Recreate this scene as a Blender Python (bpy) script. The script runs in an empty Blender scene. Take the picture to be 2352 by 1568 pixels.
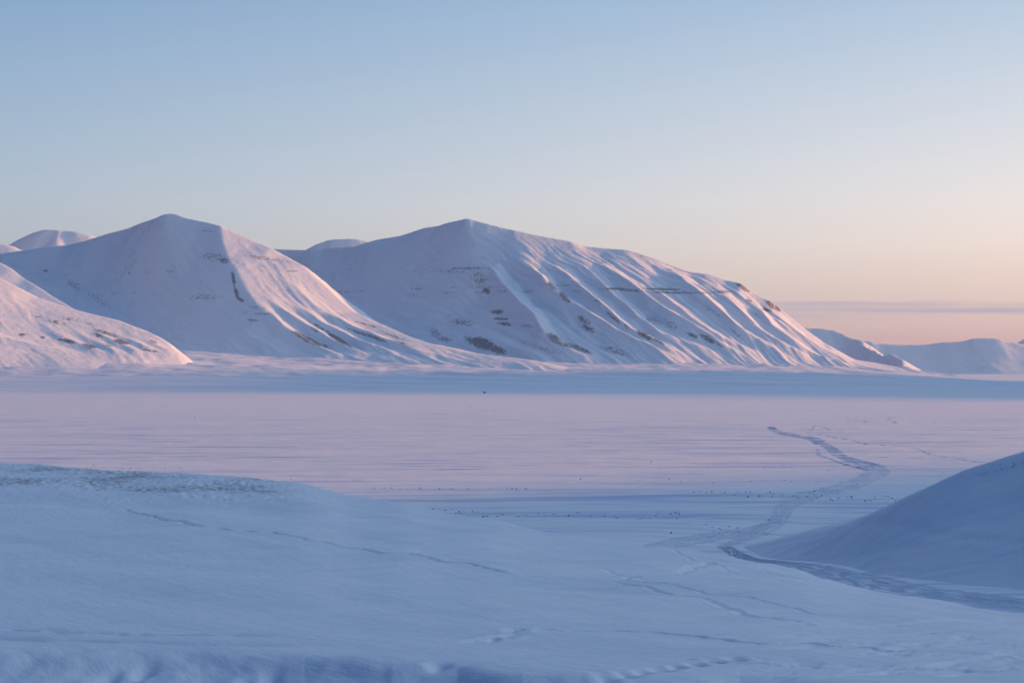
import bpy, math, random
import numpy as np
from mathutils import Vector, geometry

# ------------------------------------------------------------------ view constants
FPX, CX, YH, CAMZ = 4389.0, 1176.0, 840.0, 100.0     # focal length / centre / horizon in a 2352 px wide picture
SUN_AZ, SUN_EL = 74.0, 8.0                           # degrees: azimuth from +Y towards +X, elevation

scene = bpy.context.scene
COL = scene.collection

# ------------------------------------------------------------------ camera
cam = bpy.data.cameras.new('camera')
cam.sensor_width = 36.0
cam.lens = 36.0 * FPX / 2352.0
cam.shift_y = (YH - 784.0) / 2352.0
cam.clip_start = 0.5
cam.clip_end = 200000.0
cam_o = bpy.data.objects.new('camera', cam)
cam_o.location = (0, 0, CAMZ)
cam_o.rotation_euler = (math.radians(90), 0, 0)
COL.objects.link(cam_o)
scene.camera = cam_o

# ------------------------------------------------------------------ view transform
scene.view_settings.view_transform = 'Standard'
scene.view_settings.look = 'None'
scene.view_settings.gamma = 1.0
scene.view_settings.exposure = 1.0
scene.view_settings.use_curve_mapping = False
scene.cycles.use_denoising = True
scene.cycles.max_bounces = 6
scene.cycles.volume_bounces = 1

# ------------------------------------------------------------------ world
world = bpy.data.worlds.new("World")
scene.world = world
world.use_nodes = True
wn, wl = world.node_tree.nodes, world.node_tree.links
wn.clear()
w_out = wn.new('ShaderNodeOutputWorld')
w_bg = wn.new('ShaderNodeBackground')
w_bg.inputs['Strength'].default_value = 0.15
w_sky = wn.new('ShaderNodeTexSky')
w_sky.sky_type = 'NISHITA'
w_sky.sun_disc = False
w_sky.sun_elevation = math.radians(SUN_EL)
w_sky.sun_rotation = math.radians(SUN_AZ)
w_sky.altitude = 100
w_sky.air_density = 1.0
w_sky.dust_density = 1.5
w_sky.ozone_density = 2.0
def lin(c):
    return [((v / 255 + 0.055) / 1.055) ** 2.4 if v > 10 else v / 255 / 12.92 for v in c]
SKY_GAIN = 1.0 / (2.0 * 0.15)          # picture values -> radiance at exposure 1 and background strength 0.15
w_tc = wn.new('ShaderNodeTexCoord')
w_sep = wn.new('ShaderNodeSeparateXYZ'); wl.new(w_tc.outputs['Generated'], w_sep.inputs[0])
def wmath(op, a, b=None, clamp=False):
    q = wn.new('ShaderNodeMath'); q.operation = op; q.use_clamp = clamp
    for i, v in enumerate((a, b)):
        if v is None: continue
        if isinstance(v, (int, float)): q.inputs[i].default_value = v
        else: wl.new(v, q.inputs[i])
    return q.outputs[0]
w_el = wmath('ARCSINE', w_sep.outputs['Z'])
w_t = wmath('SQRT', wmath('MAXIMUM', wmath('DIVIDE', w_el, math.pi / 2), 0.0))
w_ramp = wn.new('ShaderNodeValToRGB'); wl.new(w_t, w_ramp.inputs[0])
stops = [(0.0, (186, 154, 158)), (0.8, (190, 160, 160)), (1.6, (204, 182, 176)), (2.6, (215, 200, 191)), (3.6, (217, 211, 207)), (4.8, (212, 214, 218)), (6.0, (201, 210, 221)),
         (8.0, (183, 200, 219)), (10.8, (156, 184, 214)), (15.0, (154, 184, 215)), (25.0, (148, 178, 212)), (45.0, (138, 169, 206)), (90.0, (128, 160, 200))]
el_ = w_ramp.color_ramp.elements
for i, (e_, c_) in enumerate(stops):
    p_ = math.sqrt(e_ / 90.0)
    q = el_[i] if i < 2 else el_.new(p_)
    q.position = p_; q.color = (*lin(c_), 1)
w_d = wmath('ADD', wmath('MULTIPLY', w_sep.outputs['X'], math.sin(math.radians(SUN_AZ))), wmath('MULTIPLY', w_sep.outputs['Y'], math.cos(math.radians(SUN_AZ))))
w_d = wmath('SUBTRACT', w_d, math.cos(math.radians(SUN_AZ)))
w_mul = wn.new('ShaderNodeCombineXYZ')
w_back = wmath('MINIMUM', wmath('ADD', w_d, 0.28), 0.0)          # the side of the sky away from the sun falls off faster
for i, (k_, q_) in enumerate(((1.28, 9.5), (0.80, 4.2), (0.44, 1.9))):
    wl.new(wmath('EXPONENT', wmath('ADD', wmath('MULTIPLY', w_d, k_), wmath('MULTIPLY', w_back, q_))), w_mul.inputs[i])
w_m = wn.new('ShaderNodeVectorMath'); w_m.operation = 'MULTIPLY'
wl.new(w_ramp.outputs[0], w_m.inputs[0]); wl.new(w_mul.outputs[0], w_m.inputs[1])
# thin stratus low above the horizon on the right
w_map = wn.new('ShaderNodeMapping'); w_map.inputs['Scale'].default_value = (5.0, 5.0, 170.0); wl.new(w_tc.outputs['Generated'], w_map.inputs[0])
w_cn = wn.new('ShaderNodeTexNoise'); w_cn.inputs['Scale'].default_value = 1.0; w_cn.inputs['Detail'].default_value = 5; wl.new(w_map.outputs[0], w_cn.inputs[0])
w_az = wmath('DIVIDE', w_sep.outputs['X'], wmath('MAXIMUM', w_sep.outputs['Y'], 0.05))
w_eld = wmath('MULTIPLY', w_el, 180 / math.pi)
w_off = wmath('MULTIPLY', wmath('SUBTRACT', w_cn.outputs['Fac'], 0.5), 0.9)
w_band = wmath('SUBTRACT', 1.0, wmath('POWER', wmath('DIVIDE', wmath('ABSOLUTE', wmath('SUBTRACT', wmath('ADD', w_eld, w_off), 1.66)), 0.30), 2.5), clamp=True)
w_right = wmath('MULTIPLY', wmath('SUBTRACT', w_az, 0.10), 22.0, clamp=True)
w_map2 = wn.new('ShaderNodeMapping'); w_map2.inputs['Scale'].default_value = (9.0, 9.0, 420.0); wl.new(w_tc.outputs['Generated'], w_map2.inputs[0])
w_cn2 = wn.new('ShaderNodeTexNoise'); w_cn2.inputs['Scale'].default_value = 1.0; w_cn2.inputs['Detail'].default_value = 6; wl.new(w_map2.outputs[0], w_cn2.inputs[0])
w_wisp = wmath('MULTIPLY', wmath('SUBTRACT', w_cn2.outputs['Fac'], 0.33), 4.0, clamp=True)
w_cl = wmath('MULTIPLY', wmath('MULTIPLY', wmath('MULTIPLY', w_band, w_right), w_wisp), 1.0)
w_mix = wn.new('ShaderNodeMix'); w_mix.data_type = 'RGBA'
wl.new(w_cl, w_mix.inputs['Factor']); wl.new(w_m.outputs[0], w_mix.inputs['A']); w_mix.inputs['B'].default_value = (*lin((182, 168, 186)), 1)
w_sc = wn.new('ShaderNodeVectorMath'); w_sc.operation = 'SCALE'; wl.new(w_mix.outputs['Result'], w_sc.inputs[0]); w_sc.inputs['Scale'].default_value = SKY_GAIN
w_fin = wn.new('ShaderNodeMix'); w_fin.data_type = 'RGBA'; w_fin.inputs['Factor'].default_value = 0.04
wl.new(w_sc.outputs[0], w_fin.inputs['A']); wl.new(w_sky.outputs[0], w_fin.inputs['B'])
wl.new(w_fin.outputs['Result'], w_bg.inputs['Color'])
wl.new(w_bg.outputs[0], w_out.inputs['Surface'])

# ------------------------------------------------------------------ sun
sun = bpy.data.lights.new('sun', 'SUN')
sun.energy = 3.35
sun.color = (1.0, 0.37, 0.10)
sun.angle = math.radians(3.0)
sun_o = bpy.data.objects.new('sun', sun)
sd = Vector((math.sin(math.radians(SUN_AZ)) * math.cos(math.radians(SUN_EL)),
             math.cos(math.radians(SUN_AZ)) * math.cos(math.radians(SUN_EL)),
             math.sin(math.radians(SUN_EL))))
sun_o.rotation_euler = sd.to_track_quat('Z', 'Y').to_euler()
COL.objects.link(sun_o)

# ------------------------------------------------------------------ helpers
def tag(o, label=None, cat=None, group=None, kind=None):
    if label: o['label'] = label
    if cat: o['category'] = cat
    if group: o['group'] = group
    if kind: o['kind'] = kind
    return o

def sstep(a, b, x):
    t = np.clip((x - a) / (b - a), 0, 1)
    return t * t * (3 - 2 * t)

def _hash(ix, iy, seed):
    h = (ix.astype(np.int64) * 374761393 + iy.astype(np.int64) * 668265263 + seed * 1442695041) & 0xFFFFFFFF
    h = ((h ^ (h >> 13)) * 1274126177) & 0xFFFFFFFF
    h = ((h ^ (h >> 16)) * 2246822519) & 0xFFFFFFFF
    return ((h ^ (h >> 15)) & 0xFFFFFF) / float(0xFFFFFF)

def gnoise(x, y, seed=0):
    """gradient noise, about -1..1"""
    x = np.asarray(x, dtype=np.float64); y = np.asarray(y, dtype=np.float64)
    ix = np.floor(x); iy = np.floor(y)
    fx = x - ix; fy = y - iy
    u = fx * fx * fx * (fx * (fx * 6 - 15) + 10); v = fy * fy * fy * (fy * (fy * 6 - 15) + 10)
    def g(ax, ay, dx, dy):
        a = _hash(ax, ay, seed) * 6.2831853
        return np.cos(a) * dx + np.sin(a) * dy
    n00 = g(ix, iy, fx, fy); n10 = g(ix + 1, iy, fx - 1, fy)
    n01 = g(ix, iy + 1, fx, fy - 1); n11 = g(ix + 1, iy + 1, fx - 1, fy - 1)
    return ((n00 * (1 - u) + n10 * u) * (1 - v) + (n01 * (1 - u) + n11 * u) * v) * 1.5

def fbm(x, y, octv=4, seed=0, gain=0.5, lac=2.03):
    s = 0; a = 1.0; t = 0
    for k in range(octv):
        s = s + a * gnoise(x, y, seed + 17 * k)
        t += a; a *= gain
        x = x * lac + 13.7; y = y * lac + 7.1
    return s / t

def ridged(x, y, octv=4, seed=0, gain=0.5):
    s = 0; a = 1.0; t = 0
    for k in range(octv):
        s = s + a * (1 - np.abs(gnoise(x, y, seed + 31 * k)) * 1.6)
        t += a; a *= gain
        x = x * 2.03 + 5.7; y = y * 2.03 + 3.1
    return s / t

def unproj(px, py, D):
    return ((px - CX) / FPX * D, D, CAMZ - (py - YH) / FPX * D)

def grid_mesh(name, X, Y, Z, mat, attrs=None, smooth=True):
    ny, nx = X.shape
    me = bpy.data.meshes.new(name)
    n = nx * ny
    co = np.empty((n, 3), dtype=np.float32)
    co[:, 0] = X.ravel(); co[:, 1] = Y.ravel(); co[:, 2] = Z.ravel()
    me.vertices.add(n); me.vertices.foreach_set('co', co.ravel())
    idx = np.arange(n, dtype=np.int32).reshape(ny, nx)
    q = np.stack([idx[:-1, :-1], idx[:-1, 1:], idx[1:, 1:], idx[1:, :-1]], axis=-1).reshape(-1, 4)
    nf = len(q)
    me.loops.add(nf * 4); me.loops.foreach_set('vertex_index', q.ravel())
    me.polygons.add(nf)
    me.polygons.foreach_set('loop_start', np.arange(0, nf * 4, 4, dtype=np.int32))
    me.polygons.foreach_set('loop_total', np.full(nf, 4, dtype=np.int32))
    me.polygons.foreach_set('use_smooth', np.ones(nf, dtype=bool))
    me.update(calc_edges=True)
    for k, v in (attrs or {}).items():
        a = me.attributes.new(k, 'FLOAT', 'POINT')
        a.data.foreach_set('value', np.ascontiguousarray(v.ravel(), dtype=np.float32))
    me.materials.append(mat)
    o = bpy.data.objects.new(name, me)
    COL.objects.link(o)
    return o

def blur(A, s):
    r = int(max(1, round(3 * s)))
    k = np.exp(-0.5 * (np.arange(-r, r + 1) / s) ** 2); k /= k.sum()
    B = np.pad(A, ((r, r), (0, 0)), mode='edge')
    B = sum(k[i] * B[i:i + A.shape[0], :] for i in range(2 * r + 1))
    B = np.pad(B, ((0, 0), (r, r)), mode='edge')
    return sum(k[i] * B[:, i:i + A.shape[1]] for i in range(2 * r + 1))

def poly_dist(X, Y, P, maxd):
    """distance to polyline, arc parameter 0..1, signed side; only near it"""
    P = np.asarray(P, dtype=float)
    best = np.full(X.shape, 1e9); tt = np.zeros(X.shape); sd_ = np.zeros(X.shape)
    L = np.concatenate([[0], np.cumsum(np.hypot(np.diff(P[:, 0]), np.diff(P[:, 1])))])
    for i in range(len(P) - 1):
        a, b = P[i, :2], P[i + 1, :2]
        x0, x1 = min(a[0], b[0]) - maxd, max(a[0], b[0]) + maxd
        y0, y1 = min(a[1], b[1]) - maxd, max(a[1], b[1]) + maxd
        m = (X >= x0) & (X <= x1) & (Y >= y0) & (Y <= y1)
        if not m.any(): continue
        x, y = X[m], Y[m]
        d = b - a; l2 = max(d @ d, 1e-9)
        t = np.clip(((x - a[0]) * d[0] + (y - a[1]) * d[1]) / l2, 0, 1)
        dist = np.hypot(x - a[0] - t * d[0], y - a[1] - t * d[1])
        side = np.sign(d[0] * (y - a[1]) - d[1] * (x - a[0]))
        bb = best[m]; w = dist < bb
        bb[w] = dist[w]; best[m] = bb
        q = tt[m]; q[w] = ((L[i] + t * (L[i + 1] - L[i])) / L[-1])[w]; tt[m] = q
        q = sd_[m]; q[w] = side[w]; sd_[m] = q
    return best, tt, sd_

class HF:
    """height field on a plan grid, made from control lines given as picture points with a real distance"""
    def __init__(s, x0, x1, y0, y1, step, floor=-40.0):
        s.step = step
        s.xs = np.arange(x0, x1 + step, step); s.ys = np.arange(y0, y1 + step, step)
        s.X, s.Y = np.meshgrid(s.xs, s.ys)
        s.Z = np.full(s.X.shape, floor)
        s.floor = floor
    def tin(s, lines, world_pts=()):
        pts, edges, zs = [], [], []
        for ln in lines:
            i0 = len(pts)
            for p in ln:
                x, y, z = unproj(*p)
                pts.append(Vector((x, y))); zs.append(z)
            edges += [(i, i + 1) for i in range(i0, len(pts) - 1)]
        for (x, y, z) in world_pts:
            pts.append(Vector((x, y))); zs.append(z)
        xa, xb, ya, yb = s.xs[0] - 50, s.xs[-1] + 50, s.ys[0] - 50, s.ys[-1] + 50
        for f in np.linspace(0, 1, 9):
            for q in ((xa + (xb - xa) * f, ya), (xa + (xb - xa) * f, yb), (xa, ya + (yb - ya) * f), (xb, ya + (yb - ya) * f)):
                pts.append(Vector(q)); zs.append(s.floor)
        r = geometry.delaunay_2d_cdt(pts, edges, [], 0, 1e-3)
        vz = [np.mean([zs[k] for k in ov]) if ov else None for ov in r[3]]
        V = [(v.x, v.y) for v in r[0]]
        for i, z in enumerate(vz):
            if z is None:                       # a crossing of two control lines
                d = sorted((math.hypot(V[i][0] - V[j][0], V[i][1] - V[j][1]), j) for j in range(len(V)) if vz[j] is not None)[:2]
                vz[i] = sum(vz[j] / (dd + 1) for dd, j in d) / sum(1 / (dd + 1) for dd, j in d)
        for f in r[2]:
            if len(f) != 3: continue
            (ax, ay), (bx, by), (cx, cy) = V[f[0]], V[f[1]], V[f[2]]
            det = (by - cy) * (ax - cx) + (cx - bx) * (ay - cy)
            if abs(det) < 1e-6: continue
            i0 = max(0, int((min(ax, bx, cx) - s.xs[0]) / s.step)); i1 = min(len(s.xs), int((max(ax, bx, cx) - s.xs[0]) / s.step) + 2)
            j0 = max(0, int((min(ay, by, cy) - s.ys[0]) / s.step)); j1 = min(len(s.ys), int((max(ay, by, cy) - s.ys[0]) / s.step) + 2)
            if i0 >= i1 or j0 >= j1: continue
            x = s.X[j0:j1, i0:i1]; y = s.Y[j0:j1, i0:i1]
            u = ((by - cy) * (x - cx) + (cx - bx) * (y - cy)) / det
            v = ((cy - ay) * (x - cx) + (ax - cx) * (y - cy)) / det
            w = 1 - u - v
            m = (u >= -1e-6) & (v >= -1e-6) & (w >= -1e-6)
            z = u * vz[f[0]] + v * vz[f[1]] + w * vz[f[2]]
            sub = s.Z[j0:j1, i0:i1]; sub[m] = z[m]
    def soften(s, keep, near, far, reach):
        """blur strongly away from the control lines listed in keep, weakly on them"""
        A = blur(s.Z, near / s.step); B = blur(s.Z, far / s.step)
        dist = np.full(s.X.shape, 1e9)
        for ln in keep:
            P = [unproj(*p)[:2] for p in ln]
            d, _, _ = poly_dist(s.X, s.Y, P, reach * 1.2)
            dist = np.minimum(dist, d)
        w = sstep(0.1 * reach, reach, dist)
        s.Z = A * (1 - w) + B * w
    def at(s, x, y, A=None):
        A = s.Z if A is None else A
        fx = np.clip((np.asarray(x) - s.xs[0]) / s.step, 0, len(s.xs) - 1.001); fy = np.clip((np.asarray(y) - s.ys[0]) / s.step, 0, len(s.ys) - 1.001)
        i = fx.astype(int); j = fy.astype(int); u = fx - i; v = fy - j
        return (A[j, i] * (1 - u) + A[j, i + 1] * u) * (1 - v) + (A[j + 1, i] * (1 - u) + A[j + 1, i + 1] * u) * v
    def hit(s, px, py, up=0.0):
        """where the view line through a picture point first meets the surface raised by up"""
        D = np.arange(s.ys[0], s.ys[-1], s.step * 0.5)
        x = (px - CX) / FPX * D; z = CAMZ - (py - YH) / FPX * D
        h = s.at(x, D) + up
        k = np.nonzero(h >= z)[0]
        k = k[0] if len(k) else int(np.argmin(z - h))
        return float(x[k]), float(D[k])
    def spurs(s, lines, w, amp):
        """add side ridges; lines are lists of (px, py, relative height)"""
        add = np.zeros(s.X.shape)
        for L in lines:
            P, A = [], []
            for p in L:
                a = amp * p[2]
                P.append(s.hit(p[0], p[1], a)); A.append(a)
            P = np.array(P)
            Lc = np.concatenate([[0], np.cumsum(np.hypot(np.diff(P[:, 0]), np.diff(P[:, 1])))]); Lc /= Lc[-1]
            d, t, sd_ = poly_dist(s.X, s.Y, P, w * 1.3)
            near = d < w * 1.3
            a = np.interp(t[near], Lc, A)
            wob = 1 + 0.25 * gnoise(s.X[near] / 130, s.Y[near] / 130, 5)
            q = np.clip(1 - d[near] / (w * wob), 0, 1)
            add[near] = np.maximum(add[near], a * (0.75 * q + 0.25 * q * q))
        return add

# ------------------------------------------------------------------ materials
def snow_material(name, base=(0.80, 0.87, 0.92), rock=None, scale=1.0, bump=0.3, stretch=(1, 1, 1), rot=0.0, rough_scale=None, shade_streaks=None, streak_amount=False):
    m = bpy.data.materials.new(name); m.use_nodes = True
    n, l = m.node_tree.nodes, m.node_tree.links
    b = n['Principled BSDF']
    b.inputs['Roughness'].default_value = 0.7
    b.inputs['Specular IOR Level'].default_value = 0.25
    geo = n.new('ShaderNodeNewGeometry')
    turn = n.new('ShaderNodeMapping'); turn.inputs['Rotation'].default_value = (0, 0, rot)
    l.new(geo.outputs['Position'], turn.inputs['Vector'])
    mp = n.new('ShaderNodeMapping'); mp.inputs['Scale'].default_value = stretch
    l.new(turn.outputs[0], mp.inputs['Vector'])
    n1 = n.new('ShaderNodeTexNoise'); n1.inputs['Scale'].default_value = scale; n1.inputs['Detail'].default_value = 8; n1.inputs['Roughness'].default_value = 0.6
    l.new(mp.outputs[0], n1.inputs['Vector'])
    bp = n.new('ShaderNodeBump'); bp.inputs['Strength'].default_value = 1.0; bp.inputs['Distance'].default_value = bump
    l.new(n1.outputs['Fac'], bp.inputs['Height'])
    l.new(bp.outputs[0], b.inputs['Normal'])
    n2 = n.new('ShaderNodeTexNoise'); n2.inputs['Scale'].default_value = scale * 0.21; n2.inputs['Detail'].default_value = 6
    l.new(mp.outputs[0], n2.inputs['Vector'])
    cr = n.new('ShaderNodeMix'); cr.data_type = 'RGBA'
    cr.inputs['A'].default_value = (base[0] * 0.93, base[1] * 0.95, base[2] * 0.97, 1)
    cr.inputs['B'].default_value = (min(1, base[0] * 1.04), min(1, base[1] * 1.03), min(1, base[2] * 1.02), 1)
    l.new(n2.outputs['Fac'], cr.inputs['Factor'])
    col = cr.outputs['Result']
    if shade_streaks:                                   # drift shading painted in as bluish streaks, partly wind-scoured, glazed old snow
        for (sc_v, lo, hi, amt, c_) in shade_streaks:
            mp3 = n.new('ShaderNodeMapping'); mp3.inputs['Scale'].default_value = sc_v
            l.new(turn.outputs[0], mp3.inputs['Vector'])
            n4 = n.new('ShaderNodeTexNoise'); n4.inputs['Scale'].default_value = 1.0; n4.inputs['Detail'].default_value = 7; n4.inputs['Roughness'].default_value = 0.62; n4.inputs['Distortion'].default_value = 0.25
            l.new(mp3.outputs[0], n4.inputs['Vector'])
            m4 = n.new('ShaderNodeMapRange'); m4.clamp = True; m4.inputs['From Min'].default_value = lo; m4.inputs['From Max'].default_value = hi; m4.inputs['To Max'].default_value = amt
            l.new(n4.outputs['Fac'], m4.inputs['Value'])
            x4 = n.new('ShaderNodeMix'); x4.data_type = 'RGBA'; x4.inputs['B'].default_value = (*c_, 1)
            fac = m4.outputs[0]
            if streak_amount:
                at2 = n.new('ShaderNodeAttribute'); at2.attribute_name = 'streak_amount'
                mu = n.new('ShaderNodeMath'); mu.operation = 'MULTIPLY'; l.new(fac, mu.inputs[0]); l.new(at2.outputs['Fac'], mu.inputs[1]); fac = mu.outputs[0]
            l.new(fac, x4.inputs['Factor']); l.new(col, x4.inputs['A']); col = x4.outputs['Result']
    if rock:
        at = n.new('ShaderNodeAttribute'); at.attribute_name = 'rock'
        mp2 = n.new('ShaderNodeMapping'); mp2.inputs['Scale'].default_value = rock['stretch']
        l.new(geo.outputs['Position'], mp2.inputs['Vector'])
        n3 = n.new('ShaderNodeTexNoise'); n3.inputs['Scale'].default_value = rock['scale']; n3.inputs['Detail'].default_value = 6; n3.inputs['Roughness'].default_value = 0.65
        l.new(mp2.outputs[0], n3.inputs['Vector'])
        add = n.new('ShaderNodeMath'); add.operation = 'ADD'
        l.new(n3.outputs['Fac'], add.inputs[0]); l.new(at.outputs['Fac'], add.inputs[1])
        mr = n.new('ShaderNodeMapRange'); mr.inputs['From Min'].default_value = 0.92; mr.inputs['From Max'].default_value = 1.06; mr.inputs['To Max'].default_value = 0.85
        mr.clamp = True
        l.new(add.outputs[0], mr.inputs['Value'])
        mx = n.new('ShaderNodeMix'); mx.data_type = 'RGBA'
        mx.inputs['B'].default_value = (*rock['color'], 1)
        l.new(mr.outputs[0], mx.inputs['Factor']); l.new(col, mx.inputs['A'])
        col = mx.outputs['Result']
    l.new(col, b.inputs['Base Color'])
    return m

ROCK = (0.12, 0.115, 0.12)
M_mount = snow_material('mountain_snow', scale=0.03, bump=3.5, rock=dict(stretch=(0.8, 0.8, 2.6), scale=0.06, color=ROCK))
M_far = snow_material('far_snow', scale=0.01, bump=10.0, rock=dict(stretch=(1, 1, 3), scale=0.01, color=ROCK))
M_foot = snow_material('foothill_snow', scale=0.02, bump=4.0, stretch=(0.6, 1, 1), shade_streaks=[((0.0012, 0.008, 0.004), 0.48, 0.66, 0.8, (0.50, 0.62, 0.80))], rock=dict(stretch=(0.4, 1, 2), scale=0.03, color=ROCK))
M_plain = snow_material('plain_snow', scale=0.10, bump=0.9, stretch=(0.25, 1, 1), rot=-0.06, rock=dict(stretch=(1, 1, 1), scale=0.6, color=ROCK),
    shade_streaks=[((0.0035, 0.030, 0.02), 0.50, 0.62, 0.9, (0.46, 0.59, 0.80)), ((0.010, 0.10, 0.05), 0.54, 0.66, 0.85, (0.40, 0.54, 0.76))], streak_amount=True)  # bluish bands stand in for shaded drift sides that the relief leaves faint
M_near = snow_material('near_snow', scale=1.2, bump=0.10, stretch=(0.3, 1, 1), rot=1.07, shade_streaks=[((0.012, 0.16, 0.03), 0.45, 0.68, 0.55, (0.62, 0.72, 0.86)), ((0.05, 0.7, 0.1), 0.52, 0.72, 0.35, (0.60, 0.70, 0.84))], rock=dict(stretch=(1, 1, 1), scale=1.0, color=(0.20, 0.21, 0.24)))  # diagonal streaks tinted in as shading of the wind ridges
M_hill = snow_material('hill_snow', scale=0.35, bump=0.14, stretch=(0.4, 1, 1), rot=0.9, shade_streaks=[((0.01, 0.08, 0.05), 0.46, 0.66, 0.7, (0.64, 0.74, 0.87))], rock=dict(stretch=(1, 1, 1), scale=0.9, color=(0.2, 0.19, 0.18)))
M_gully = snow_material('packed_gully_snow', base=(0.69, 0.77, 0.87), scale=0.8, bump=0.12, stretch=(1, 0.3, 1))
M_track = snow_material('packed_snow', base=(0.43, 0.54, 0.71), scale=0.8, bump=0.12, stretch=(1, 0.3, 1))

# ------------------------------------------------------------------ valley floor height (shared by plain, tracks, stones)
def floor_z(x, y):
    ramp = np.interp(y, [0, 300, 400, 480, 620, 700, 850, 1000, 1100, 1250, 1500], [70, 58, 48, 43.7, 35.5, 29, 18.5, 8.8, 3.4, 0.4, 0])
    return ramp

def drifts(x, y):
    """low wind-packed drifts lying across the valley"""
    f = np.clip((y - 900) / 900, 0.1, 1)
    g = 1 - 0.65 * sstep(2800, 5000, y)
    c_, s_ = math.cos(math.radians(9)), math.sin(math.radians(9))
    u = x * c_ + y * s_; v = -x * s_ + y * c_
    z = 1.5 * f * g * fbm(u / 330, v / 52, 3, 11)
    z = z + 0.75 * f * g * fbm(u / 120, v / 20, 3, 12)
    z = z + 2.6 * f * fbm(u / 800, v / 190, 2, 13)
    z = z + 0.20 * (1 - sstep(1800, 2600, y)) * fbm(u / 30, v / 7, 3, 14)
    # little scarps cut by the wind, their steep side towards the near end of the valley
    for (sp, wu, wv, a_, sd_) in ((62.0, 520, 160, 1.25, 15), (34.0, 260, 80, 0.8, 16)):
        t = v / sp + 1.6 * fbm(u / wu, v / wv, 2, sd_)
        fr = t - np.floor(t)
        mk = sstep(0.02, 0.45, fbm(u / (wu * 0.55), v / (wv * 0.35), 3, sd_ + 20))
        z = z + a_ * f * g * mk * ((1 - fr) * sstep(0, 0.10, fr) - 0.45)
    return z

def channel(x, y):
    """shallow dry channel in the near part of the valley"""
    P = [(-200, 880), (20, 910), (60, 945), (105, 1030), (155, 1150), (205, 1260), (260, 1330), (360, 1380)]
    d, t, s_ = poly_dist(x, y, P, 160)
    z = -5.5 * np.exp(-(d / 38.0) ** 2) * (1 - 0.8 * sstep(0.6, 1.0, t))
    d, t, s_ = poly_dist(x, y, [(-120, 1262), (-8, 1284), (70, 1276), (165, 1262)], 60)
    z = z - 2.2 * np.exp(-(d / 13.0) ** 2) * sstep(0, 0.15, t)
    d, t, s_ = poly_dist(x, y, [(50, 985), (95, 1010), (140, 1040), (210, 1045)], 60)
    return z - 1.6 * np.exp(-(d / 9.0) ** 2) * 0.6

def plain_z(x, y):
    z = floor_z(x, y) + drifts(x, y) + channel(x, y)
    return z

def plain_hit(px, py):
    D = np.geomspace(280, 20000, 6000)
    x = (px - CX) / FPX * D; z = CAMZ - (py - YH) / FPX * D
    h = floor_z(x, D)
    k = np.nonzero(h >= z)[0]
    k = k[0] if len(k) else len(D) - 1
    return float(x[k]), float(D[k])

# ------------------------------------------------------------------ the valley floor
pc = np.concatenate([np.linspace(-30000, -900, 60), np.arange(-880, 3240, 3.2), np.linspace(3260, 30000, 60)])
rows = np.concatenate([np.arange(1640, 870, -1.1), np.linspace(869, 852, 40)])
Dr = []
for r in rows:
    if r > 1250:
        Dr.append(None)
    else:
        Dr.append((CAMZ) * FPX / (r - YH))
Dn = np.geomspace(250, Dr[[i for i, v in enumerate(Dr) if v][0]] * 0.999, 240)
Dr = np.concatenate([Dn, np.array([v for v in Dr if v])])
Dr = np.concatenate([Dr, np.array([45000, 60000, 90000, 140000])])
PX, DD = np.meshgrid(pc, Dr)
X = (PX - CX) / FPX * DD; Y = DD
Z = plain_z(X, Y)
wide = sstep(12000, 15000, Y)
Z = Z * (1 - wide)
edge = sstep(900, 1400, np.abs(X)) * (1 - sstep(1000, 1400, Y))
rk = 0.17 * sstep(0.05, 0.5, fbm(X / 90, Y / 22, 3, 41)) * sstep(1000, 1250, Y) * (1 - sstep(1700, 2400, Y))
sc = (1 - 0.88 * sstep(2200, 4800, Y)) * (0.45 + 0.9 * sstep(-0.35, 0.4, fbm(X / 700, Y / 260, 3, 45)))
plain = grid_mesh('snow_plain', X, Y, Z, M_plain, dict(rock=rk, streak_amount=sc))
tag(plain, 'broad flat snow plain crossed by low wind drifts', 'snow plain', kind='structure')

# ------------------------------------------------------------------ near slope under the camera
crest0 = np.array([(-800, 1045, 400), (0, 1067, 410), (152, 1073, 410), (256, 1079, 410), (360, 1083, 410), (440, 1085, 405), (500, 1091, 400), (600, 1099, 395),
    (680, 1107, 390), (720, 1115, 384), (800, 1137, 370), (847, 1144, 360), (927, 1153, 345), (1007, 1172.6, 330), (1119, 1188.6, 315),
    (1167, 1200, 308), (1215, 1212.6, 300), (1295, 1228.6, 290), (1391, 1244.6, 280), (1480, 1254, 270), (1535, 1262, 262),
    (1600, 1272, 255), (1651, 1279, 248), (1731, 1289, 238), (1851, 1313, 220), (1931, 1337, 212), (2011, 1354, 203), (2091, 1365, 195),
    (2171, 1379, 187), (2271, 1395, 178), (2352, 1410, 170), (2600, 1455, 150), (3200, 1530, 130)])
_cx = np.arange(-1200, 3600, 4.0)
_gk = np.exp(-0.5 * (np.arange(-60, 61) * 4.0 / 75.0) ** 2); _gk /= _gk.sum()
_gs = np.exp(-0.5 * (np.arange(-30, 31) * 4.0 / 24.0) ** 2); _gs /= _gs.sum()
crest = np.stack([_cx, np.convolve(np.pad(np.interp(_cx, crest0[:, 0], crest0[:, 1]), 30, mode='edge'), _gs, 'valid'),
                  np.convolve(np.pad(np.interp(_cx, crest0[:, 0], crest0[:, 2]), 60, mode='edge'), _gk, 'valid')], axis=1)
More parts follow.
